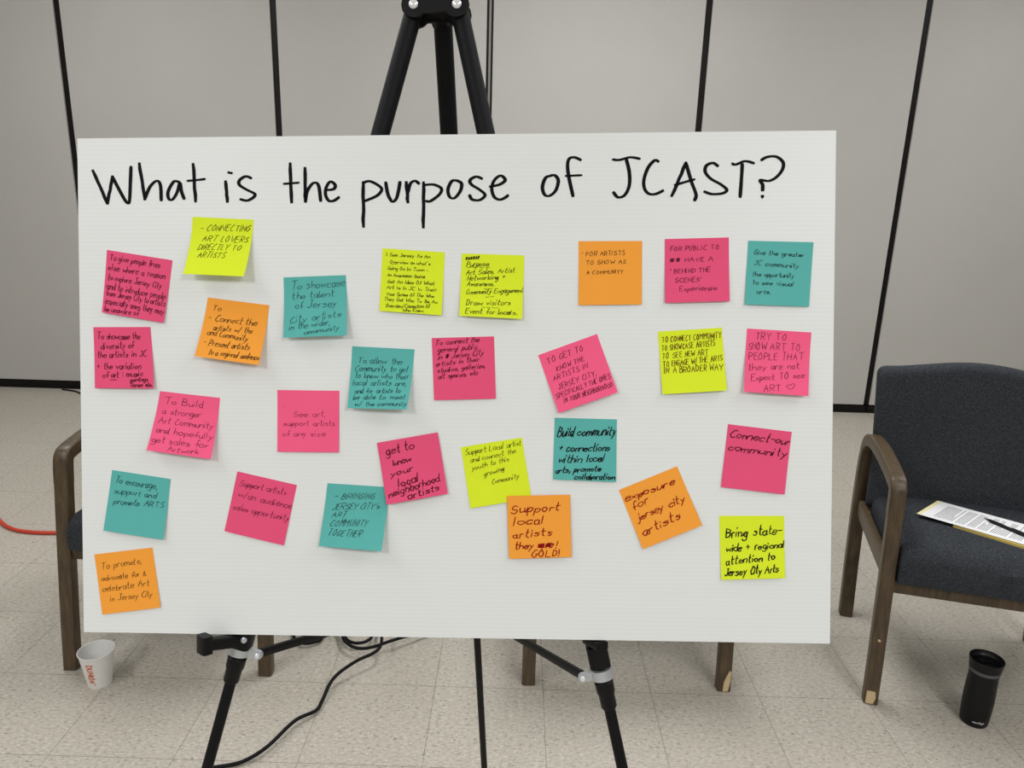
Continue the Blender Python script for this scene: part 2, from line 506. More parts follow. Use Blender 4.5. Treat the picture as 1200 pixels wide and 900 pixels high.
# ------------------------------------------------------------------ waiting-room chairs
CW = 0.595                                    # overall width across the arms
def sweep_wood(path, width, x0, thick, name, parent):
    """bent-wood rail: path is (y, z) centre points, width runs along x from x0"""
    pts = [Vector((0, y, z)) for y, z in path]
    n = len(pts)
    r = 0.0055
    vs, fs = [], []
    th = thick if isinstance(thick, (list, tuple)) else [thick] * n
    for i, p in enumerate(pts):
        t = (pts[min(i + 1, n - 1)] - pts[max(i - 1, 0)]).normalized()
        nrm = Vector((0, -t.z, t.y))
        w = width[i] if isinstance(width, (list, tuple)) else width
        cx = x0 if x0 > CW / 2 else x0
        prof = []
        for sx, sy, a0 in ((1, 1, 0), (-1, 1, 90), (-1, -1, 180), (1, -1, 270)):
            for k in range(4):
                a = math.radians(a0 + 30 * k)
                prof.append((sx * (w / 2 - r) + r * math.cos(a), sy * (th[i] / 2 - r) + r * math.sin(a)))
        for a, b in prof:
            vs.append(Vector((cx + a, 0, 0)) + p + nrm * b)
    m = 16
    for i in range(n - 1):
        for k in range(m):
            fs.append((i * m + k, i * m + (k + 1) % m, (i + 1) * m + (k + 1) % m, (i + 1) * m + k))
    fs.append(tuple(range(m - 1, -1, -1))); fs.append(tuple((n - 1) * m + k for k in range(m)))
    return link_mesh(name, vs, fs, M['wood'], parent, angle=50)

def arc_path(pts, step=5):
    return [(v.x, v.y) for v in catmull([Vector((a, b, 0)) for a, b in pts], step)]

FRONT = [(0.020, 0.0), (0.034, 0.12), (0.056, 0.28), (0.079, 0.44), (0.094, 0.54)]
ARM = [(0.094, 0.54), (0.1025, 0.594), (0.111, 0.6135), (0.134, 0.6215), (0.23, 0.631), (0.33, 0.634), (0.43, 0.630), (0.50, 0.615), (0.537, 0.585), (0.549, 0.54)]
REAR = [(0.549, 0.54), (0.550, 0.45), (0.541, 0.34), (0.517, 0.18), (0.482, 0.0)]

def seat_top(y):
    return 0.468 - 0.055 * (y - 0.06)

def make_seat(parent):
    bm = bmesh.new()
    x0, x1, y0, y1 = 0.042, CW - 0.042, 0.035, 0.475
    nx, ny = 22, 20
    top = []
    def prof(u):                                   # rounded shoulder, u = distance from the edge
        R = 0.040
        return 0.0 if u >= R else R - math.sqrt(max(0, R * R - (R - u) ** 2))
    xs = [x0 + (x1 - x0) * (0.5 - 0.5 * math.cos(math.pi * i / nx)) for i in range(nx + 1)]
    ys = [y0 + (y1 - y0) * (0.5 - 0.5 * math.cos(math.pi * j / ny)) for j in range(ny + 1)]
    for y in ys:
        row = []
        for x in xs:
            u = min(x - x0, x1 - x); w = y - y0
            z = seat_top(y) - prof(u) * 0.7 - prof(w * 0.8)
            bulge = 0.008 * math.sin(math.pi * (x - x0) / (x1 - x0))
            row.append(bm.verts.new((x, y - (0.012 * math.sin(math.pi * (x - x0) / (x1 - x0)) if y == y0 else 0), z + bulge)))
        top.append(row)
    bot = [[bm.verts.new((x, max(y, y0 + 0.004), 0.362)) for x in xs] for y in ys]
    for j in range(ny):
        for i in range(nx):
            bm.faces.new((top[j][i], top[j][i+1], top[j+1][i+1], top[j+1][i]))
            bm.faces.new((bot[j][i], bot[j+1][i], bot[j+1][i+1], bot[j][i+1]))
    for i in range(nx):
        bm.faces.new((bot[0][i], bot[0][i+1], top[0][i+1], top[0][i]))
        bm.faces.new((top[ny][i], top[ny][i+1], bot[ny][i+1], bot[ny][i]))
    for j in range(ny):
        bm.faces.new((top[j][0], top[j+1][0], bot[j+1][0], bot[j][0]))
        bm.faces.new((bot[j][nx], bot[j+1][nx], top[j+1][nx], top[j][nx]))
    return link_bm('seat', bm, M['fabric'], parent, angle=60)

def make_back(parent):
    """upholstered back: narrower between the arms, crowned along its top"""
    bm = bmesh.new()
    z0 = 0.402
    def left(z):
        if z < 0.58: return 0.027
        if z > 0.66: return 0.020 - 0.065 * (z - 0.66)
        k = (z - 0.58) / 0.08; k = k * k * (3 - 2 * k)
        return 0.027 - 0.007 * k
    def crown(s):                                  # s 0..1 across
        c = 0.852 + 0.030 * (0.5 - 0.5 * math.cos(2 * math.pi * s))
        e = min(s, 1 - s)
        d = e * 0.575
        if d < 0.026: c -= 0.026 - math.sqrt(max(0.0, 0.026 ** 2 - (0.026 - d) ** 2))
        return c
    nx, nz = 36, 30
    def yf(z, s):
        lean = 0.462 + 0.10 * (z - 0.45)
        return lean + 0.010 * (1 - (2 * s - 1) ** 2) * min(1, max(0, (z - 0.5) / 0.2))
    F, B = [], []
    for j in range(nz + 1):
        rf, rb = [], []
        for i in range(nx + 1):
            s = 0.5 - 0.5 * math.cos(math.pi * i / nx)
            tz = 0.5 - 0.5 * math.cos(math.pi * j / nz)
            z = z0 + (crown(s) - z0) * tz
            xl = left(z)
            x = xl + (CW - 2 * xl) * s
            u = min(s, 1 - s) * (CW - 2 * xl); w = min(crown(s) - z, z - z0)
            R = 0.024
            def rd(d): return 0 if d >= R else R - math.sqrt(max(0, R * R - (R - d) ** 2))
            k = min(R, rd(u) + rd(w))
            rf.append(bm.verts.new((x, yf(z, s) + k, z)))
            rb.append(bm.verts.new((x, yf(z, s) + 0.050 - k * 0.3, z)))
        F.append(rf); B.append(rb)
    for j in range(nz):
        for i in range(nx):
            bm.faces.new((F[j][i], F[j][i+1], F[j+1][i+1], F[j+1][i]))
            bm.faces.new((B[j][i], B[j+1][i], B[j+1][i+1], B[j][i+1]))
    for i in range(nx):
        bm.faces.new((B[0][i], B[0][i+1], F[0][i+1], F[0][i]))
        bm.faces.new((F[nz][i], F[nz][i+1], B[nz][i+1], B[nz][i]))
    for j in range(nz):
        bm.faces.new((F[j][0], F[j+1][0], B[j+1][0], B[j][0]))
        bm.faces.new((B[j][nx], B[j+1][nx], F[j+1][nx], F[j][nx]))
    return link_bm('backrest', bm, M['fabric'], parent, angle=60)

def patch(parent, pts, y_of_z, x0, name='bare_wood_patch'):
    """a chip in the stain on the front face of a leg; pts are (x, z)"""
    n = len(pts)
    vs = [(x0 + a, y_of_z(b) - 0.0009, b) for a, b in pts] + [(x0 + a, y_of_z(b) + 0.001, b) for a, b in pts]
    fs = [tuple(range(n)), tuple(range(2 * n - 1, n - 1, -1))] + [(k, (k + 1) % n, n + (k + 1) % n, n + k) for k in range(n)]
    o = link_mesh(name, vs, fs, M['rawwood'], parent, flat=True)
    o['label'] = 'pale bare wood where the stain has chipped off'
    return o

def make_chair(label, loc, rotz):
    root = thing('guest_armchair', label, 'chair', loc, rotz, 'dark grey wooden armchairs')
    lw = 0.038
    for x in (lw / 2, CW - lw / 2):
        sweep_wood(arc_path(FRONT), lw, x, [0.037 + 0.002 * i / 20 for i in range(21)], 'leg', root)
        sweep_wood(arc_path(REAR), lw + 0.003, x, 0.040, 'leg', root)
        sweep_wood(arc_path(ARM), lw + 0.002, x, 0.039, 'armrest', root)
    for x in (lw / 2 + 0.004, CW - lw / 2 - 0.004):
        g = Geo(); g.bar((x, 0.075, 0.372), (x, 0.528, 0.372), 0.022, 0.052, (1, 0, 0)); g.build('side_rail', M['wood'], root)
    g = Geo(); g.bar((lw - 0.002, 0.072, 0.341), (CW - lw + 0.002, 0.072, 0.341), 0.040, 0.026, (0, 0, 1)); g.build('front_rail', M['wood'], root)
    g = Geo(); g.bar((lw - 0.002, 0.525, 0.385), (CW - lw + 0.002, 0.525, 0.385), 0.040, 0.024, (0, 0, 1)); g.build('rear_rail', M['wood'], root)
    make_seat(root); make_back(root)
    return root

def copy_chair(src, label, loc, rotz):
    r = src.copy(); COL.objects.link(r)
    r.location = loc; r.rotation_euler = (0, 0, rotz); r['label'] = label
    for ch in src.children:
        c = ch.copy(); COL.objects.link(c); c.parent = r
    return r

chair_a = make_chair('dark grey wooden armchair at the left, partly hidden behind the white board', (-1.262, 1.865, 0), 0.0)
chair_b = copy_chair(chair_a, 'wooden armchair standing directly behind the white board, only front feet showing under it', (0.048, 1.862, 0), 0.0)
R_ROT = -math.radians(14.5)
chair_c = copy_chair(chair_a, 'dark grey wooden armchair at the right holding papers and a pen on its seat', (1.006, 1.832, 0), R_ROT)

def front_y(z):                                 # front face of a front leg
    for (a, b), (c, d) in zip(FRONT[:-1], FRONT[1:]):
        if b <= z <= d:
            return a + (c - a) * (z - b) / (d - b) - 0.0188
    return FRONT[0][0] - 0.0188
def leg_of(chair, right):
    legs = [c for c in chair.children if c.name.split('.')[0] == 'leg']
    legs = [c for c in legs if (sum(v.co.x for v in c.data.vertices) / len(c.data.vertices) > CW / 2) == right]
    return min(legs, key=lambda c: min(v.co.y for v in c.data.vertices))
patch(leg_of(chair_c, False), [(0.004, 0.004), (0.024, 0.004), (0.029, 0.022), (0.027, 0.040), (0.012, 0.041), (0.005, 0.040)], front_y, 0.0)
patch(leg_of(chair_c, False), [(0.015, 0.188), (0.019, 0.186), (0.023, 0.189), (0.019, 0.194), (0.014, 0.193)], front_y, 0.0)
patch(leg_of(chair_b, True), [(0.014, 0.002), (0.029, 0.004), (0.034, 0.030), (0.035, 0.062), (0.030, 0.065), (0.021, 0.044), (0.016, 0.030)], front_y, CW - 0.038)

# ------------------------------------------------------------------ easel
BX, BY, BZ = (Vector(v).normalized() for v in BOARD_AXES)
BO = Vector(BOARD_CENTRE)
BMAT = Matrix(((BX.x, BY.x, BZ.x, BO.x), (BX.y, BY.y, BZ.y, BO.y), (BX.z, BY.z, BZ.z, BO.z), (0, 0, 0, 1)))
def bp(x, y, z):
    return BO + BX * x + BY * y + BZ * z
easel = thing('tripod_easel', 'black telescoping tripod easel holding up the white board', 'easel', (0, 0, 0))
OFF = 0.0165
def ext_to_floor(a, b):
    t = -a.z / (b.z - a.z)
    return a + (b - a) * t
Lt, Lb = bp(-0.044, OFF, 0.4491), bp(-0.288, OFF, -0.4015)
Rt, Rb_ = bp(0.0131, OFF, 0.4482), bp(0.1951, OFF, -0.3901)
Lr, Rr = bp(-0.0434, OFF, 0.4676), bp(0.0089, OFF, 0.4667)
def rear_pt(z):
    a = Vector((-0.1045, 1.052, 1.597)); b = Vector((-0.0412, 1.45, 0.0893))
    return a + (b - a) * ((z - a.z) / (b.z - a.z))
g = Geo()
def bone(yoff, th):
    """flat head plate with two round ends, centred on the leg pivots"""
    cz = 0.4608; c0, c1, R, neck = -0.0434, 0.0089, 0.0150, 0.0086
    ol = []
    for k in range(0, 13):
        a = math.radians(35 + 290 * k / 12); ol.append((c0 + R * math.cos(a), cz + R * math.sin(a)))
    ol.append((c0 + 0.020, cz - neck)); ol.append((c1 - 0.020, cz - neck))
    for k in range(0, 13):
        a = math.radians(215 + 290 * k / 12); ol.append((c1 + R * math.cos(a), cz + R * math.sin(a)))
    ol.append((c1 - 0.020, cz + neck)); ol.append((c0 + 0.020, cz + neck))
    n = len(ol)
    vs = [bp(x, yoff, z) for x, z in ol] + [bp(x, yoff + th, z) for x, z in ol]
    g.add(vs, [tuple(range(n)), tuple(range(2 * n - 1, n - 1, -1))] + [(k, (k + 1) % n, n + (k + 1) % n, n + k) for k in range(n)])
bone(0.0005, 0.0045); bone(0.0285, 0.0045)
g.bar(bp(-0.0172, 0.028, 0.4640), bp(-0.0172, 0.050, 0.4640), 0.022, 0.022, BX)
head = g.build('head_plate', M['blackplastic'], easel)
for x, z in ((-0.0434, 0.4612), (0.0089, 0.4606)):
    g = Geo()
    g.tube([bp(x, 0.0008, z), bp(x, -0.0010, z), bp(x, -0.0024, z), bp(x, -0.0030, z)], [0.0056, 0.0056, 0.0042, 0.0015], 18)
    g.build('rivet', M['chrome'], head)
def leg(top, bottom_line, split_z, r_up, r_lo, name='leg'):
    foot = ext_to_floor(top, bottom_line)
    d = (foot - top).normalized()
    at = lambda z: top + d * ((z - top.z) / d.z)
    g = Geo(); g.tube([top + d * -0.004, at(split_z)], r_up, 18)
    lg = g.build(name, M['black'], easel)
    g = Geo(); g.tube([at(split_z + 0.02), at(0.03)], r_lo, 16); g.build('lower_tube', M['black'], lg)
    g = Geo(); g.tube([at(0.045), at(0.035), at(0.008), at(0.0)], [r_lo + 0.001, r_lo + 0.0035, r_lo + 0.0035, r_lo + 0.0020], 16)
    g.build('rubber_foot', M['rubber'], lg)
    return lg, at, d
LEGL, atL, dL = leg(Lr, Lb, 0.840, 0.0112, 0.0070)
LEGR, atR, dR = leg(Rr, Rb_, 0.838, 0.0112, 0.0070)
LEGB, atB, dB = leg(rear_pt(1.597), rear_pt(0.2), 0.86, 0.0120, 0.0070)
def collar(at, z_hi, z_lo, par):
    n = 7
    zs = [z_hi, z_hi - 0.002, (z_hi + z_lo) / 2 + 0.003, (z_hi + z_lo) / 2, z_lo + 0.002, z_lo]
    rs = [0.0098, 0.0118, 0.0114, 0.0100, 0.0098, 0.0086]
    g = Geo(); g.tube([at(z) for z in zs], rs, 20)
    return g.build('collar', M['blackplastic'], par, angle=30)
collar(atL, 0.808, 0.776, LEGL); collar(atR, 0.803, 0.770, LEGR); collar(atB, 0.865, 0.825, LEGB)
def clamp(at, z, lugdir, par, d):
    g = Geo()
    g.tube([at(z + 0.0058), at(z - 0.0058)], 0.0127, 22)
    band = g
    c = at(z)
    sd = (lugdir - d * lugdir.dot(d)).normalized()
    nrm = sd.cross(d)
    tip = c + sd * 0.0245
    # rounded lug plate
    pts = []
    for k in range(9):
        a = math.radians(-90 + 180 * k / 8)
        pts.append(tip + sd * 0.0056 * math.cos(a) + d * 0.0056 * math.sin(a))
    pts += [c + sd * 0.010 + d * 0.0050, c + sd * 0.010 - d * 0.0050]
    n = len(pts)
    vs = [p + nrm * 0.003 for p in pts] + [p - nrm * 0.003 for p in pts]
    g.add(vs, [tuple(range(n)), tuple(range(2 * n - 1, n - 1, -1))] + [(k, (k + 1) % n, n + (k + 1) % n, n + k) for k in range(n)])
    o = g.build('clamp', M['zinc'], par, angle=35)
    sgn = -1 if (nrm.dot(BY) > 0) else 1
    g = Geo()
    g.tube([tip + nrm * sgn * 0.0038, tip + nrm * sgn * 0.0058, tip + nrm * sgn * 0.0066], [0.0034, 0.0030, 0.0012], 14)
    g.build('rivet', M['chrome'], o)
    return tip
tipL = clamp(atL, 0.8165, BX, LEGL, dL)
tipR = clamp(atR, 0.8110, -BX, LEGR, dR)
meet = rear_pt(0.62)
for tip in (tipL, tipR):
    end = meet + (Vector((-0.045, -0.01, 0.0)) if tip is tipL else Vector((-0.005, -0.010, -0.030)))
    g = Geo(); g.bar(tip + BY * 0.006, end, 0.011, 0.006, (0, 0, 1)); g.build('brace', M['black'], easel)
g = Geo(); g.tube([rear_pt(0.635), rear_pt(0.578)], 0.0135, 18); g.bar(meet + Vector((-0.052, -0.010, 0)), meet + Vector((0.016, -0.010, 0)), 0.018, 0.012, (0, 0, 1))
g.build('brace_slider', M['blackplastic'], easel)
# board holders: a block on each leg, a bar under the board and a raised lip in front of it
EDGE = -0.3048
g = Geo()
c = atL(0.836)
g.bar(c - dL * 0.017, c + dL * 0.016, 0.026, 0.027, BX)
hb = g.build('board_holder', M['blackplastic'], easel)
zc = EDGE - 0.0100
g = Geo()
p0 = bp(-0.262, OFF - 0.004, zc - 0.002); p1 = bp(-0.2935, -0.026, zc + 0.006)
g.bar(p0, p1, 0.0150, 0.016, BZ)
dirv = (p1 - p0).normalized()
sidev = dirv.cross(BZ).normalized()
g.bar(p1 + BZ * -0.0105, p1 + BZ * 0.0110, 0.012, 0.021, dirv)
g.build('support_arm', M['blackplastic'], hb)
g = Geo()
q = bp(-0.2565, OFF - 0.0145, EDGE - 0.0085)
g.tube([q + BY * 0.004, q - BY * 0.0012, q - BY * 0.0018], [0.0036, 0.0036, 0.0022], 14)
g.bar(q - BY * 0.0020 - BX * 0.0022 - BZ * 0.0022, q - BY * 0.0020 + BX * 0.0022 + BZ * 0.0022, 0.001, 0.0008, BY)
g.build('screw', M['zinc'], hb)
g = Geo()
c = atR(0.834)
g.bar(c - dR * 0.012, c + dR * 0.014, 0.026, 0.027, BX)
hb = g.build('board_holder', M['blackplastic'], easel)
g = Geo()
g.bar(bp(0.1700, OFF + 0.004, EDGE - 0.0065), bp(0.1855, -0.0055, EDGE - 0.0065), 0.0095, 0.017, BZ)
g.build('support_arm', M['blackplastic'], hb)

# ------------------------------------------------------------------ board
board = bpy.data.objects.new('presentation_board', None)
COL.objects.link(board); board.matrix_world = BMAT; board.empty_display_size = 0.05
tag(board, 'large white corrugated plastic board on the easel with a handwritten black question', 'board')
W2, H2, TH = 0.4572, 0.3048, 0.002
g = Geo()
g.box((-W2, -TH, -H2), (W2, -TH + 0.0005, H2)); g.box((-W2, TH - 0.0005, -H2), (W2, TH, H2))
nz = int(2 * H2 / 0.0051)
for k in range(nz + 1):
    z = -H2 + 0.0003 + k * (2 * H2 - 0.0006) / nz
    g.box((-W2, -TH + 0.0005, z - 0.0003), (W2, TH - 0.0005, z + 0.0003))
g.build('corrugated_sheet', M['board'], board, flat=True)

def ribbon(geo, pts, width_fn, lift=None):
    """flat ink stroke: pts are 2-D vectors, width_fn(direction, t) the full width"""
    n = len(pts)
    if n < 2: return
    vs = []
    for i, p in enumerate(pts):
        d = (pts[min(i + 1, n - 1)] - pts[max(i - 1, 0)])
        if d.length < 1e-9: d = Vector((1, 0))
        d = d.normalized(); nr = Vector((-d.y, d.x))
        w = width_fn(d, i / (n - 1)) / 2
        if i == 0: p = p - d * w * 0.7
        if i == n - 1: p = p + d * w * 0.7
        if i in (0, n - 1): w *= 0.75
        vs += [p + nr * w, p - nr * w]
    base = len(geo.v)
    for v in vs: geo.v.append(lift(v))
    for i in range(n - 1):
        a = base + 2 * i
        geo.f.append((a, a + 1, a + 3, a + 2))
rnd = random.Random(3)
first = 0
for count in (8, 3, 5, 10, 3, 11):
    g = Geo()
    for st in HEADLINE[first:first + count]:
        pts = [Vector((x / 1000, z / 1000)) for x, z in st]
        if len(pts) == 2:
            a, b = pts; pts = [a.lerp(b, k / 6) + Vector((rnd.uniform(-.0004, .0004), 0)) for k in range(7)]
        else:
            pts = [Vector((v.x, v.y)) for v in catmull([Vector((p.x, p.y, 0)) for p in pts], 7)]
        ribbon(g, pts, lambda d, t: 0.0026 + 0.0017 * abs(d.y) + 0.0002 * math.sin(9 * t), lambda v: Vector((v.x, -TH - 0.00025, v.y)))
    first += count
    g.build('headline_word', M['ink'], board, flat=True)

# ------------------------------------------------------------------ single-line pen alphabet
GL = {
 'a': (4, '45 25 04 02 10 30 44|45 41 50'), 'b': (4, '09 00|03 25 44 42 30 10 01'), 'c': (4, '44 35 15 03 01 20 41'),
 'd': (4, '44 25 04 02 20 42|49 41 50'), 'e': (4, '03 43 44 35 15 03 01 20 41'), 'f': (3, '48 39 28 27 20|04 44'),
 'g': (4, '44 25 04 02 20 42|45 4b 3d 1d 0c'), 'h': (4, '09 00|03 25 44 40'), 'i': (1, '05 00|07 08'), 'j': (2, '25 2b 1d 0c|27 28'),
 'k': (4, '09 00|!45 02 40'), 'l': (1, '09 00'), 'm': (6, '05 00|03 15 34 30|33 55 64 60'), 'n': (4, '05 00|03 25 44 40'),
 'o': (4, '25 04 02 20 42 44 25'), 'p': (4, '05 0d|03 25 44 42 20 01'), 'q': (4, '44 25 04 02 20 42|45 4d'), 'r': (3, '05 00|03 15 35'),
 's': (4, '44 25 04 23 42 20 01'), 't': (3, '19 11 30|06 36'), 'u': (4, '05 01 20 42|45 41 50'), 'v': (4, '!05 20 45'),
 'w': (6, '!05 10 34 50 65'), 'x': (4, '05 40|45 00'), 'y': (4, '!05 21|45 0d'), 'z': (4, '!05 45 00 40'),
 'A': (6, '!00 39 60|14 54'), 'B': (5, '09 00|09 38 47 35 05|05 44 52 30 00'), 'C': (5, '58 39 16 03 20 51'), 'D': (5, '09 00|09 47 54 31 00'),
 'E': (5, '!59 09 00 50|05 45'), 'F': (5, '!59 09 00|05 45'), 'G': (5, '58 39 16 03 20 41 54|34 54'), 'H': (5, '09 00|59 50|05 55'),
 'I': (1, '09 00'), 'J': (5, '49 42 20 02|29 69'), 'K': (5, '09 00|!59 04 50'), 'L': (5, '!09 00 50'), 'M': (7, '!00 09 34 69 60'),
 'N': (5, '!00 09 50 59'), 'O': (6, '39 16 03 30 53 56 39'), 'P': (5, '09 00|09 48 56 34 04'), 'Q': (6, '39 16 03 30 53 56 39|32 60'),
 'R': (5, '09 00|09 48 56 34 04|24 50'), 'S': (5, '58 39 17 15 44 52 30 01'), 'T': (6, '39 30|09 69'), 'U': (5, '09 02 20 42 59'),
 'V': (6, '!09 30 69'), 'W': (8, '!09 20 46 60 89'), 'X': (6, '09 60|69 00'), 'Y': (6, '!09 34 69|34 30'), 'Z': (5, '!09 59 00 50'),
 '.': (1, '00 11'), ',': (1, '11 0b'), ':': (1, '01 02|05 06'), '-': (4, '04 44'), '+': (4, '04 44|26 22'), '/': (4, '0a 49'), "'": (1, '19 17'),
 '!': (1, '09 03|00 01'), '&': (5, '50 17 28 37 03 20 53'), '=': (4, '03 43|05 45'), '?': (4, '08 29 47 24 22|20 21'),
 '\u2661': (7, '36 48 67 53 30 04 06 27 36'), '#': (7, '!01 27 41 67 31 07 57 11 61 04 64 08 68'),
 '_': (1, ''),
}
def gcoord(tok):
    def d(ch): return int(ch) if ch.isdigit() else -(ord(ch) - 96)
    return Vector((d(tok[0]), d(tok[1])))
def glyph(ch):
    adv, s = GL[ch]
    out = []
    for st in s.split('|'):
        if not st: continue
        hard = st.startswith('!')
        out.append((hard, [gcoord(tk) for tk in st.lstrip('!').split()]))
    return adv, out

def write_line(text, rnd, jitter=0.35, gap=1.7, space=4.6, join=0.0):
    """strokes of one hand-written line in font units, and its length"""
    x, strokes, prev = 0.0, [], None
    for ch in text:
        if ch == ' ':
            x += space * rnd.uniform(0.85, 1.25); prev = None; continue
        adv, sts = glyph(ch)
        small = ch.islower()
        if small:                                   # low x-height, tall loops
            sts = [(hd, [Vector((p.x, p.y * 0.88 if p.y <= 5 else 4.4 + (p.y - 5) * 1.15)) for p in pts]) for hd, pts in sts]
        sc = 1 + rnd.uniform(-0.12, 0.12); base = rnd.uniform(-0.45, 0.45); sq = 1 + rnd.uniform(-0.14, 0.14)
        st_first = True
        for hard, pts in sts:
            jp = [Vector((x + p.x * sq + rnd.uniform(-jitter, jitter), base + p.y * sc + rnd.uniform(-jitter, jitter))) for p in pts]
            if hard or len(jp) < 3:
                fine = []
                for a, b in zip(jp[:-1], jp[1:]):
                    fine += [a.lerp(b, k / 2) for k in range(2)]
                strokes.append(fine + [jp[-1]])
            else:
                strokes.append([Vector((v.x, v.y)) for v in catmull([Vector((p.x, p.y, 0)) for p in jp], 3)])
            if prev is not None and small and st_first:
                st_first = False
                head = strokes[-1][0]
                if prev.y < 2.4 and head.y < 6 and rnd.random() < join:
                    strokes.append([prev, prev.lerp(head, 0.5) + Vector((0, -0.5)), head])
        last = strokes[-1][-1]
        prev = last if small and ch not in 'ijsoeg' else None
        x += adv * sq + gap * rnd.uniform(0.7, 1.3)
    return strokes, max(1.0, x - gap)

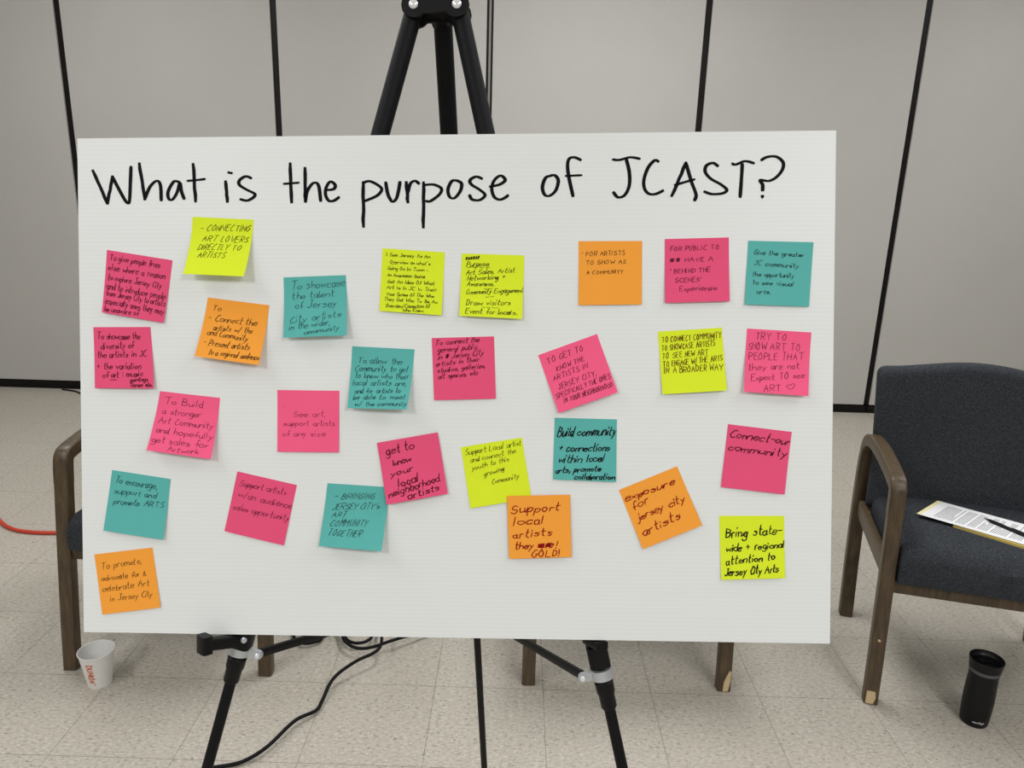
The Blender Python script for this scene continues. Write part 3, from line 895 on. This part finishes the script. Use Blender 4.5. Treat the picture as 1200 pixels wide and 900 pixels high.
# ------------------------------------------------------------------ sticky notes
# colour, label, ink, pen width (mm), slant, lines: (text, s0, s1, t of the baseline at both ends, letter height), all as fractions of the note
NOTES = [
 ('pink', 'pink sticky note densely written about giving people a reason to explore, upper left of board', 'dkpink', 0.75, 0.1,
  [('To give people from', .05, .82, .15, .15, .10), ('else where a reason', .04, .92, .31, .31, .10), ('to explore Jersey City', .05, .88, .47, .47, .10),
   ('and to introduce people', .04, .97, .61, .63, .10), ('from Jersey City to artists', .04, .98, .72, .74, .10), ('especially ones they may', .04, .98, .85, .87, .10),
   ('be unaware of', .04, .58, .97, .96, .09)]),
 ('lime', 'lime sticky note in slanted capitals about connecting art lovers, topmost note on the left', 'olive', 0.7, 0.38,
  [('- CONNECTING', .13, .93, .23, .20, .10), ('ART LOVERS', .19, .93, .41, .40, .10), ('DIRECTLY TO', .14, .84, .57, .54, .10), ('ARTISTS', .16, .60, .70, .69, .10)]),
 ('orange', 'orange sticky note listing connecting and presenting artists, below the topmost lime note', 'dkbrown', 0.75, 0.22,
  [('To', .10, .23, .20, .20, .09), ('- Connect the', .06, .83, .38, .37, .11), ('artists w/ the', .18, .79, .53, .50, .09), ('and Community', .10, .74, .62, .64, .10),
   ('- Present artists', .07, .80, .80, .78, .10), ('to a regional audience', .20, .98, .94, .92, .09)]),
 ('teal', 'teal sticky note reading to showcase the talent, curling at its lower edge', 'dkteal', 0.6, 0.15,
  [('To showcase', .12, .97, .21, .18, .13), ('the talent', .13, .80, .37, .34, .11), ('of Jersey', .18, .82, .53, .51, .12), ('City artists', .10, .90, .77, .68, .11),
   ('in the wider,', .09, .73, .88, .81, .10), ('community', .33, .87, .96, .90, .08)]),
 ('pink', 'pink sticky note about diversity and variation of art, at the board left edge', 'maroon', 0.85, 0.12,
  [('To showcase the', .06, .80, .20, .20, .11), ('diversity of', .12, .68, .36, .34, .10), ('the artists in JC', .06, .90, .50, .48, .10), ('+ the variation', .04, .79, .69, .68, .10),
   ('of art : music', .14, .82, .83, .80, .10), ('====', .27, .38, .87, .87, .02), ('paintings', .61, .90, .89, .88, .07), ('Dance etc.', .62, .97, .975, .97, .07)]),
 ('hotpink', 'pink sticky note about building a stronger art community, curling over at its foot', 'violet', 0.6, 0.1,
  [('To Build', .10, .72, .20, .20, .11), ('a stronger', .10, .72, .37, .36, .10), ('Art Community', .07, .95, .53, .52, .10), ('and hopefully', .07, .97, .69, .69, .10),
   ('get sales for', .04, .92, .85, .84, .10), ('Artwork', .32, .80, .97, .95, .09)]),
 ('teal', 'teal sticky note reading to encourage support and promote arts, lower left of board', 'dkteal', 0.7, 0.2,
  [('To encourage,', .08, .78, .20, .20, .11), ('support and', .09, .78, .37, .35, .10), ('promote ARTS', .10, .93, .55, .48, .10)]),
 ('orange', 'orange sticky note in the lower left corner of the board, about promoting art', 'dkbrown', 0.6, 0.2,
  [('To promote,', .08, .78, .26, .24, .11), ('advocate for &', .06, .83, .45, .45, .09), ('celebrate Art', .06, .86, .63, .62, .10), ('in Jersey City', .17, .88, .80, .80, .10)]),
 ('hotpink', 'bright flat pink sticky note reading see art, support artists of any size', 'faint', 0.5, 0.08,
  [('See art,', .26, .77, .43, .42, .09), ('support artists', .10, .93, .58, .57, .09), ('of any size', .08, .78, .75, .74, .09), ("'", .08, .10, .32, .32, .04)]),
 ('pink', 'pink sticky note tilted clockwise about an audience and sales opportunity, above the bottom row', 'dkpink', 0.6, 0.2,
  [('Support artists', .08, .85, .22, .20, .10), ('w/an audience', .09, .98, .40, .40, .11), ('sales opportunity', .05, .98, .62, .60, .10)]),
 ('teal', 'teal sticky note in slanted capitals, its corner tucked under a pink note', 'black', 0.6, 0.38,
  [('- BRINGING', .13, .76, .25, .20, .10), ("JERSEY CITY's", .12, .86, .42, .36, .10), ('ART', .13, .36, .54, .52, .09), ('COMMUNITY', .12, .70, .68, .64, .10), ('TOGETHER', .10, .63, .83, .81, .10)]),
 ('lime', 'lime sticky note filled with ten tiny handwritten lines, left of the lime pair', 'olive', 0.6, 0.12,
  [('I See Jersey As An', .07, .77, .12, .11, .055), ('Overview on what\'s', .13, .77, .23, .22, .055), ('--', .15, .24, .245, .245, .01), ('Going On In Town -', .10, .74, .335, .325, .055),
   ('An Awareness Source', .10, .70, .44, .43, .055), ('Get An Idea Of What', .11, .86, .545, .53, .055), ('Art Is In JC In Their', .10, .90, .64, .63, .055), ('Your Sense Of The Who', .10, .86, .745, .73, .055),
   ('They Get Who To Be An', .07, .92, .83, .82, .055), ('Overview/Connection Of', .10, .80, .935, .90, .06), ('Who Knew.', .37, .72, .985, .97, .05)]),
 ('lime', 'lime sticky note headed with an underlined word, listing art sales and networking', 'olive', 0.7, 0.25,
  [('######', .06, .28, .105, .08, .05), ('Purpose', .08, .43, .21, .19, .09), ('----', .08, .46, .225, .215, .01), ('Art Sales, Artist', .08, .85, .34, .27, .08), ('Networking +', .10, .70, .43, .38, .08),
   ('Awareness.', .10, .53, .515, .50, .07), ('--', .37, .50, .56, .55, .01), ('Community Engagement', .09, .99, .65, .58, .08), ('--', .40, .53, .69, .67, .01), ('Draw visitors', .10, .80, .82, .79, .09),
   ('----', .35, .63, .85, .85, .01), ('Event for locals.', .09, .92, .955, .94, .08)]),
 ('teal', 'teal sticky note filled with seven lines about local artists, lower edge lifting', 'dkteal', 0.65, 0.18,
  [('To allow the', .10, .82, .27, .26, .10), ('Community to get', .07, .92, .40, .38, .10), ('to know who their', .08, .95, .51, .50, .09), ('local artists are,', .05, .92, .63, .61, .09),
   ('and for artists to', .10, .84, .76, .73, .08), ('be able to meet', .08, .94, .86, .83, .08), ('w/ the community', .12, .98, .96, .94, .07)]),
 ('pink', 'flat pink sticky note about connecting the general public, at the board centre', 'maroon', 0.75, 0.28,
  [('To connect the', .05, .75, .12, .08, .09), ('general public', .09, .73, .235, .19, .09), ('in # Jersey City', .09, .82, .35, .29, .09), ('artists in their', .05, .75, .46, .39, .08),
   ('studios, galleries,', .07, .84, .56, .50, .08), ('alt spaces, etc', .08, .72, .66, .61, .08)]),
 ('pink', 'pink sticky note in bold marker tilted counterclockwise, overlapping a teal note', 'maroon', 1.15, 0.1,
  [('get to', .12, .57, .22, .20, .13), ('know', .20, .50, .41, .38, .10), ('your', .13, .50, .58, .54, .10), ('local', .24, .57, .76, .72, .13), ('neighborhood', .06, .90, .90, .78, .12), ('artists', .36, .88, .97, .92, .11)]),
 ('lime', 'lime sticky note about supporting local artist and youth, overlapped by an orange note', 'olive', 0.6, 0.22,
  [('Support Local artist', .05, .97, .14, .12, .09), ('and connect the', .12, .86, .27, .23, .08), ('youth to this', .12, .73, .40, .34, .08), ('growing', .30, .63, .53, .48, .08), ('Community', .41, .85, .67, .64, .08)]),
 ('orange', 'orange sticky note in dark red marker calling local artists gold, overlapping a lime note', 'red', 1.25, 0.2,
  [('Support', .05, .82, .28, .25, .13), ('local', .09, .56, .48, .45, .13), ('artists', .07, .68, .68, .64, .12), ('they are', .10, .70, .85, .83, .11), ('##', .46, .68, .84, .83, .07), ('!', .76, .79, .86, .86, .12), ('GOLD!', .36, .80, .985, .975, .10)]),
 ('teal', 'teal sticky note in thick black marker beginning with build community', 'black', 1.3, 0.28,
  [('Build community', .05, .97, .30, .25, .15), ('+ connections', .08, .88, .54, .51, .12), ('within local', .08, .80, .73, .68, .12), ('arts, promote', .04, .75, .90, .83, .10), ('collaboration', .34, .97, .98, .96, .09)]),
 ('orange', 'orange sticky note in red marker tilted strongly counterclockwise, about exposure', 'red', 1.2, 0.25,
  [('exposure', .04, .85, .21, .24, .11), ('for', .08, .36, .39, .36, .13), ('jersey city', .10, .90, .56, .55, .11), ('artists', .09, .73, .82, .77, .13)]),
 ('hotpink', 'pink sticky note tilted strongly counterclockwise, lettered in small slanted capitals', 'maroon', 0.65, 0.15,
  [('TO GET TO', .09, .70, .19, .18, .09), ('KNOW THE', .20, .67, .35, .34, .08), ('ARTISTS IN', .10, .68, .48, .47, .08), ('JERSEY CITY,', .13, .77, .64, .63, .09), ('SPECIFICALLY THE ONES', .04, .97, .77, .75, .08), ('IN YOUR NEIGHBORHOOD', .14, .95, .88, .89, .08)]),
 ('lime', 'lime sticky note with five lines of brown block capitals, beside a pink note', 'brick', 0.78, 0.08,
  [('TO CONNECT COMMUNITY', .05, .98, .18, .16, .09), ('TO SHOWCASE ARTISTS', .04, .87, .31, .28, .09), ('TO SEE NEW ART', .04, .76, .435, .42, .09), ('TO ENGAGE W/ THE ARTS', .04, .97, .57, .52, .09), ('IN A BROADER WAY', .05, .96, .67, .67, .10)]),
 ('hotpink', 'pink sticky note in thin capitals with a small heart drawn near its foot', 'violet', 0.6, 0.05,
  [('TRY TO', .14, .62, .17, .15, .11), ('SHOW ART TO', .04, .84, .33, .30, .11), ('PEOPLE THAT', .05, .90, .49, .44, .11), ('they are not', .06, .84, .66, .58, .10), ('Expect TO see', .10, .92, .82, .72, .10), ('ART', .30, .56, .98, .95, .10), ('\u2661', .66, .80, .92, .90, .10)]),
 ('orange', 'flat orange sticky note with three small lines of capitals, right of centre in top row', 'dkbrown', 0.6, 0.08,
  [("' FOR ARTISTS", .05, .72, .235, .215, .07), ('TO SHOW AS', .12, .74, .37, .35, .065), ('A COMMUNITY', .13, .70, .52, .51, .06)]),
 ('pink', 'pink sticky note between an orange and a teal note in the top row', 'dkpink', 0.65, 0.08,
  [('FOR PUBLIC TO', .09, .84, .19, .18, .07), ('## HAVE A', .08, .75, .365, .36, .065), ("' BEHIND THE", .08, .70, .54, .53, .07), ("SCENES'", .16, .55, .68, .68, .07), ('Experience', .23, .80, .82, .82, .08)]),
 ('teal', 'flat teal sticky note with five small lines, at the upper right of the board', 'black', 0.65, 0.12,
  [('Give the greater', .10, .86, .21, .23, .07), ('JC community', .11, .80, .38, .41, .08), ('the opportunity', .10, .73, .55, .56, .07), ('to see visual', .11, .73, .68, .69, .07), ('arts.', .17, .39, .82, .82, .06)]),
 ('pink', 'pink sticky note with two lines of cursive marker, above the thick-lettered lime note', 'maroon', 1.15, 0.32,
  [('Connect-our', .05, .97, .20, .21, .12), ('community', .05, .96, .41, .41, .12)]),
 ('lime', 'lime sticky note in thick black marker at the lower right of the board', 'black', 1.35, 0.18,
  [('Bring state-', .09, .96, .34, .29, .15), ('wide + regional', .09, .98, .56, .51, .11), ('attention to', .08, .84, .77, .70, .12), ('Jersey City Arts', .06, .89, .94, .90, .12)]),
]
def make_note(idx):
    colr, label, ink, pen, slant, lines = NOTES[idx]
    C = [Vector(c) / 1000 for c in NOTE_CORNERS[idx]]
    rnd = random.Random(100 + idx)
    mid = (C[0] + C[1] + C[2] + C[3]) / 4
    org = Vector((mid.x, C[0].y, mid.z))
    lift_l = C[0].y - C[3].y; lift_r = C[1].y - C[2].y
    def surf(s, t):
        a = C[0].lerp(C[1], s); b = C[3].lerp(C[2], s)
        p = a.lerp(b, t)
        k = max(0.0, (t - 0.16) / 0.84) ** 1.7
        p.y = a.y - (lift_l + (lift_r - lift_l) * s) * k - 0.0004 * math.sin(math.pi * s) * t
        return p - org
    n = 14
    vs, fs = [], []
    for layer in (0, 1):
        for j in range(n + 1):
            for i in range(n + 1):
                p = surf(i / n, j / n)
                vs.append(p + Vector((0, 0.00012, 0)) * layer)
    m = (n + 1) ** 2
    idv = lambda i, j, l: l * m + j * (n + 1) + i
    for j in range(n):
        for i in range(n):
            fs.append((idv(i, j, 0), idv(i, j+1, 0), idv(i+1, j+1, 0), idv(i+1, j, 0)))
            fs.append((idv(i, j, 1), idv(i+1, j, 1), idv(i+1, j+1, 1), idv(i, j+1, 1)))
    for i in range(n):
        fs.append((idv(i, 0, 0), idv(i+1, 0, 0), idv(i+1, 0, 1), idv(i, 0, 1)))
        fs.append((idv(i, n, 0), idv(i, n, 1), idv(i+1, n, 1), idv(i+1, n, 0)))
        fs.append((idv(0, i, 0), idv(0, i, 1), idv(0, i+1, 1), idv(0, i+1, 0)))
        fs.append((idv(n, i, 0), idv(n, i+1, 0), idv(n, i+1, 1), idv(n, i, 1)))
    o = link_mesh('sticky_note', vs, fs, M[colr], None, angle=60)
    o.matrix_world = BMAT @ Matrix.Translation(org)
    tag(o, label, 'sticky note', 'sticky notes on the white board')
    g = Geo()
    size = 0.0757
    for text, s0, s1, t0, t1, h in lines:
        strokes, length = write_line(text, rnd, 0.45 if pen > 1 else 0.36, gap=2.3 if text.isupper() else 1.7, join=0.4 if slant > 0.11 else 0.15)
        for st in strokes:
            pts = []
            for p in st:
                fx = p.x / length
                yy = p.y / 9.0 * h
                s = s0 + (s1 - s0) * fx + slant * yy
                t = t0 + (t1 - t0) * fx - yy
                pts.append(Vector((s, t)))
            w = pen / 1000 / size
            if h < 0.03: w *= 0.8
            fade = rnd.uniform(0.85, 1.12)
            ribbon(g, pts, lambda d, t: w * fade * (0.88 + 0.24 * abs(d.y)),
                   lambda v: surf(min(0.995, max(0.005, v.x)), min(0.995, max(0.005, v.y))) + Vector((0, -0.00022, 0)))
    g.build('handwriting', M['ink_' + ink], o, flat=True)
    return o
for i in range(len(NOTES)):
    make_note(i)

# ------------------------------------------------------------------ paper cup
cup = thing('paper_cup', 'white paper coffee cup with orange lettering on the floor by the left chair', 'cup', (-1.131, 1.822, 0))
CB, CT, CH = 0.0305, 0.0458, 0.105
g = Geo()
g.lathe([(CB - 0.002, 0.004), (CB - 0.001, 0.0), (CB, 0.0), (CB + 0.0005, 0.004), (CT - 0.0003, CH - 0.004), (CT + 0.0012, CH - 0.0035), (CT + 0.0019, CH - 0.0015), (CT + 0.0012, CH),
         (CT - 0.0006, CH - 0.001), (CT - 0.0012, CH - 0.006), (CB + 0.0012, 0.014), (CB + 0.0005, 0.009), (0.002, 0.009)], 56, close_top=True, close_bottom=True)
g.build('cup_body', M['cup'], cup, angle=35)
g = Geo()
strokes, length = write_line("DUNKIN'", random.Random(5), 0.0, 2.4)
th0 = math.radians(-90)
for st in strokes:
    pts = []
    for p in st:
        hh = 0.083 - (p.x / length) * 0.066           # reads down the side
        ac = (p.y / 9.0 - 0.5) * 0.0160
        pts.append(Vector((ac, hh)))
    def wrap(v):
        r = CB + 0.0005 + (CT - CB) * v.y / CH + 0.0005
        a = th0 + v.x / r
        return Vector((r * math.cos(a), r * math.sin(a), v.y))
    ribbon(g, pts, lambda d, t: 0.0029, wrap)
g.build('lettering', M['orangeprint'], cup, flat=True)

# ------------------------------------------------------------------ travel tumbler
tum = thing('travel_tumbler', 'matte black travel tumbler standing on the floor in front of the right chair', 'tumbler', (1.282, 1.776, 0))
g = Geo()
g.lathe([(0.028, 0.0), (0.0325, 0.001), (0.0342, 0.004), (0.0352, 0.015), (0.0370, 0.045), (0.0377, 0.075), (0.0369, 0.110), (0.0358, 0.138), (0.0360, 0.154), (0.0366, 0.159)], 48)
g.build('body', M['tumbler'], tum, angle=50)
g = Geo()
g.lathe([(0.0364, 0.159), (0.0374, 0.1595), (0.0382, 0.168), (0.0378, 0.1685)], 48)
g.build('grey_ring', M['tumblerband'], tum, angle=30)
g = Geo()
g.lathe([(0.0376, 0.1685), (0.0384, 0.169), (0.0402, 0.184), (0.0418, 0.193), (0.0420, 0.1955), (0.0412, 0.197), (0.0396, 0.196), (0.0380, 0.188), (0.034, 0.184), (0.002, 0.184)], 48)
lid = g.build('lid', M['tumbler'], tum, angle=35)
g = Geo()
g.bar((-0.018, 0.004, 0.1855), (0.018, 0.004, 0.1855), 0.014, 0.004, (0, 1, 0)); g.build('lid_button', M['blackplastic'], lid)
g = Geo()
strokes, length = write_line('contigo', random.Random(8), 0.0, 1.4)
th0 = math.radians(-128)
for st in strokes:
    pts = [Vector(((p.x / length) * 0.028, 0.017 + p.y / 9.0 * 0.0062)) for p in st]
    def wrap2(v):
        z = v.y
        r = 0.0352 + (0.0370 - 0.0352) * (z - 0.015) / 0.030 + 0.0004
        a = th0 + v.x / r
        return Vector((r * math.cos(a), r * math.sin(a), z))
    ribbon(g, pts, lambda d, t: 0.0011, wrap2)
g.build('lettering', M['whiteprint'], tum, flat=True)

# ------------------------------------------------------------------ papers and pen on the right chair
CM = Matrix.Translation((1.006, 1.832, 0)) @ Matrix.Rotation(R_ROT, 4, 'Z')
def seat_frame(x, y, rot, dz):
    """a frame lying on the tilted seat cushion"""
    tilt = Matrix.Rotation(-math.atan(0.055), 4, 'X')
    return CM @ Matrix.Translation((x, y, seat_top(y) + 0.0085 + dz)) @ tilt @ Matrix.Rotation(rot, 4, 'Z')
def slab(name, mat, fr, x0, y0, x1, y1, z0, z1, parent=None, wav=0.0):
    g = Geo()
    n = 12
    for a in range(n):
        pass
    vs, fs = [], []
    for z in (z0, z1):
        for j in range(2):
            for i in range(n + 1):
                x = x0 + (x1 - x0) * i / n
                vs.append((x, y0 if j == 0 else y1, z + wav * math.sin(i * 1.3 + j)))
    k = n + 1
    for i in range(n):
        fs += [(i, i + 1, k + i + 1, k + i), (2 * k + i, 3 * k + i, 3 * k + i + 1, 2 * k + i + 1),
               (i, 2 * k + i, 2 * k + i + 1, i + 1), (k + i, k + i + 1, 3 * k + i + 1, 3 * k + i)]
    fs += [(0, k, 3 * k, 2 * k), (n, 2 * k + n, 3 * k + n, k + n)]
    o = link_mesh(name, vs, fs, mat, parent, flat=True)
    if fr is not None: o.matrix_world = fr
    return o
PX, PY, PR = 0.1245, 0.2863, -0.56
fr = seat_frame(PX, PY, PR, 0.0) @ Matrix.Translation((0.10, -0.001, 0)) @ Matrix.Rotation(-0.045, 4, 'Z')
pad = slab('legal_pad', M['yellowpaper'], fr, 0.0, 0.0, 0.23, 0.160, 0.0, 0.0055)
tag(pad, 'yellow legal pad under the printed sheet on the right chair seat', 'notepad')
slab('cardboard_backing', M['manila'], None, 0.0, 0.0, 0.23, 0.160, -0.0008, 0.0, pad)
fr2 = seat_frame(PX, PY, PR, 0.0075)
sheet = slab('printed_sheet', M['paper'], fr2, 0.0, 0.0, 0.279, 0.174, 0.0, 0.0008)
tag(sheet, 'white printed sheet of paper lying on the yellow pad on the right chair', 'paper')
st = slab('yellow_top_strip', M['manila'], None, 0.0005, 0.0005, 0.011, 0.1735, 0.0008, 0.0012, sheet)
g = Geo()
rp = random.Random(21)
x = 0.040
while x < 0.262:
    y1 = 0.150 if rp.random() < 0.75 else rp.uniform(0.06, 0.11)
    y = 0.020
    while y < y1:
        w = rp.uniform(0.006, 0.016)
        g.box((x, y, 0.0008), (x + 0.0017, min(y + w, y1), 0.00105))
        y += w + 0.0022
    x += 0.0052 if rp.random() < 0.85 else 0.0105
g.build('printed_text', M['greyprint'], sheet, flat=True)
pf = seat_frame(0.3075, 0.3063, -0.98, 0.0083 + 0.0052)
pen = bpy.data.objects.new('ballpoint_pen', None); COL.objects.link(pen); pen.matrix_world = pf; pen.empty_display_size = 0.03
tag(pen, 'black ballpoint pen lying across the printed sheet', 'pen')
g = Geo()
g.tube([(0.014, 0, 0), (0.020, 0, 0), (0.034, 0, 0), (0.062, 0, 0), (0.064, 0, 0), (0.128, 0, 0), (0.135, 0, 0)], [0.0030, 0.0042, 0.0049, 0.0050, 0.0046, 0.0045, 0.0038], 16)
g.build('barrel', M['blackplastic'], pen)
g = Geo(); g.tube([(0.0, 0, 0), (0.004, 0, 0), (0.0145, 0, 0)], [0.0006, 0.0014, 0.0030], 14); g.build('tip', M['blackplastic'], pen)
g = Geo(); g.bar((0.088, 0, 0.0052), (0.134, 0, 0.0058), 0.004, 0.0012, (0, 1, 0)); g.build('clip', M['blackplastic'], pen)


# ------------------------------------------------------------------ cables on the floor
def cable(name, pts, r, mat, label, step=8):
    o = thing(name, label, 'cable', (pts[0][0], pts[0][1], 0))
    base = Vector((pts[0][0], pts[0][1], 0))
    g = Geo(); g.tube([p - base for p in catmull(pts, step)], r, 10)
    ob = g.build('cable_sheath', mat, None, angle=60)
    bpy.data.objects.remove(o)
    ob.name = name; ob.location = base
    tag(ob, label, 'cable')
    return ob
R1 = 0.0048
cable('power_cable', [(-0.92, 1.40, R1), (-0.78, 1.485, R1), (-0.701, 1.515, R1), (-0.634, 1.534, .008), (-0.584, 1.576, .018), (-0.542, 1.668, .02), (-0.501, 1.719, .012), (-0.494, 1.756, .012), (-0.479, 1.831, .03),
      (-0.433, 1.889, .042), (-0.385, 1.932, .045), (-0.370, 1.959, .05), (-0.374, 2.003, .055), (-0.392, 2.09, .05), (-0.42, 2.20, .02), (-0.46, 2.28, R1), (-0.525, 2.29, R1), (-0.555, 2.21, R1), (-0.545, 2.12, .012), (-0.504, 2.060, .02),
      (-0.484, 2.027, .02), (-0.457, 2.013, .02), (-0.428, 2.021, .02), (-0.413, 2.053, .02), (-0.43, 2.14, .012), (-0.49, 2.22, R1), (-0.545, 2.21, .008), (-0.54, 2.11, .018), (-0.510, 2.062, .032), (-0.490, 2.012, .03), (-0.460, 1.984, .028),
      (-0.428, 1.978, .026), (-0.392, 1.991, .026), (-0.355, 2.014, .028), (-0.316, 2.035, .03), (-0.22, 2.12, .012), (-0.15, 2.28, R1), (-0.22, 2.46, R1), (-0.42, 2.53, R1), (-0.58, 2.42, R1), (-0.595, 2.22, R1), (-0.566, 2.06, .010), (-0.589, 2.020, .012), (-0.625, 2.018, .012), (-0.657, 2.057, .010), (-0.71, 2.20, R1), (-0.86, 2.55, R1), (-1.02, 3.2, R1), (-1.05, 4.2, R1)], R1, M['cable'],
      'black cable looping below the board and running across the floor to the front')
cable('wall_cable', [(-2.86, 4.62, R1), (-2.765, 4.59, R1), (-2.70, 4.545, R1), (-2.62, 4.50, R1), (-2.45, 4.47, R1), (-2.1, 4.5, R1), (-1.6, 4.58, R1)], 0.005, M['cable'],
      'black cable on the floor along the far wall, left of the board')
RR = 0.0075
cable('extension_lead', [(-2.30, 3.10, RR), (-2.16, 2.90, RR), (-2.03, 2.765, RR), (-1.956, 2.712, RR), (-1.881, 2.688, RR), (-1.774, 2.685, RR), (-1.62, 2.715, RR), (-1.48, 2.83, RR), (-1.41, 3.1, RR), (-1.42, 3.8, RR), (-1.45, 4.5, RR)], RR, M['redcord'],
      'red orange electrical extension lead lying on the floor beside the left chair')
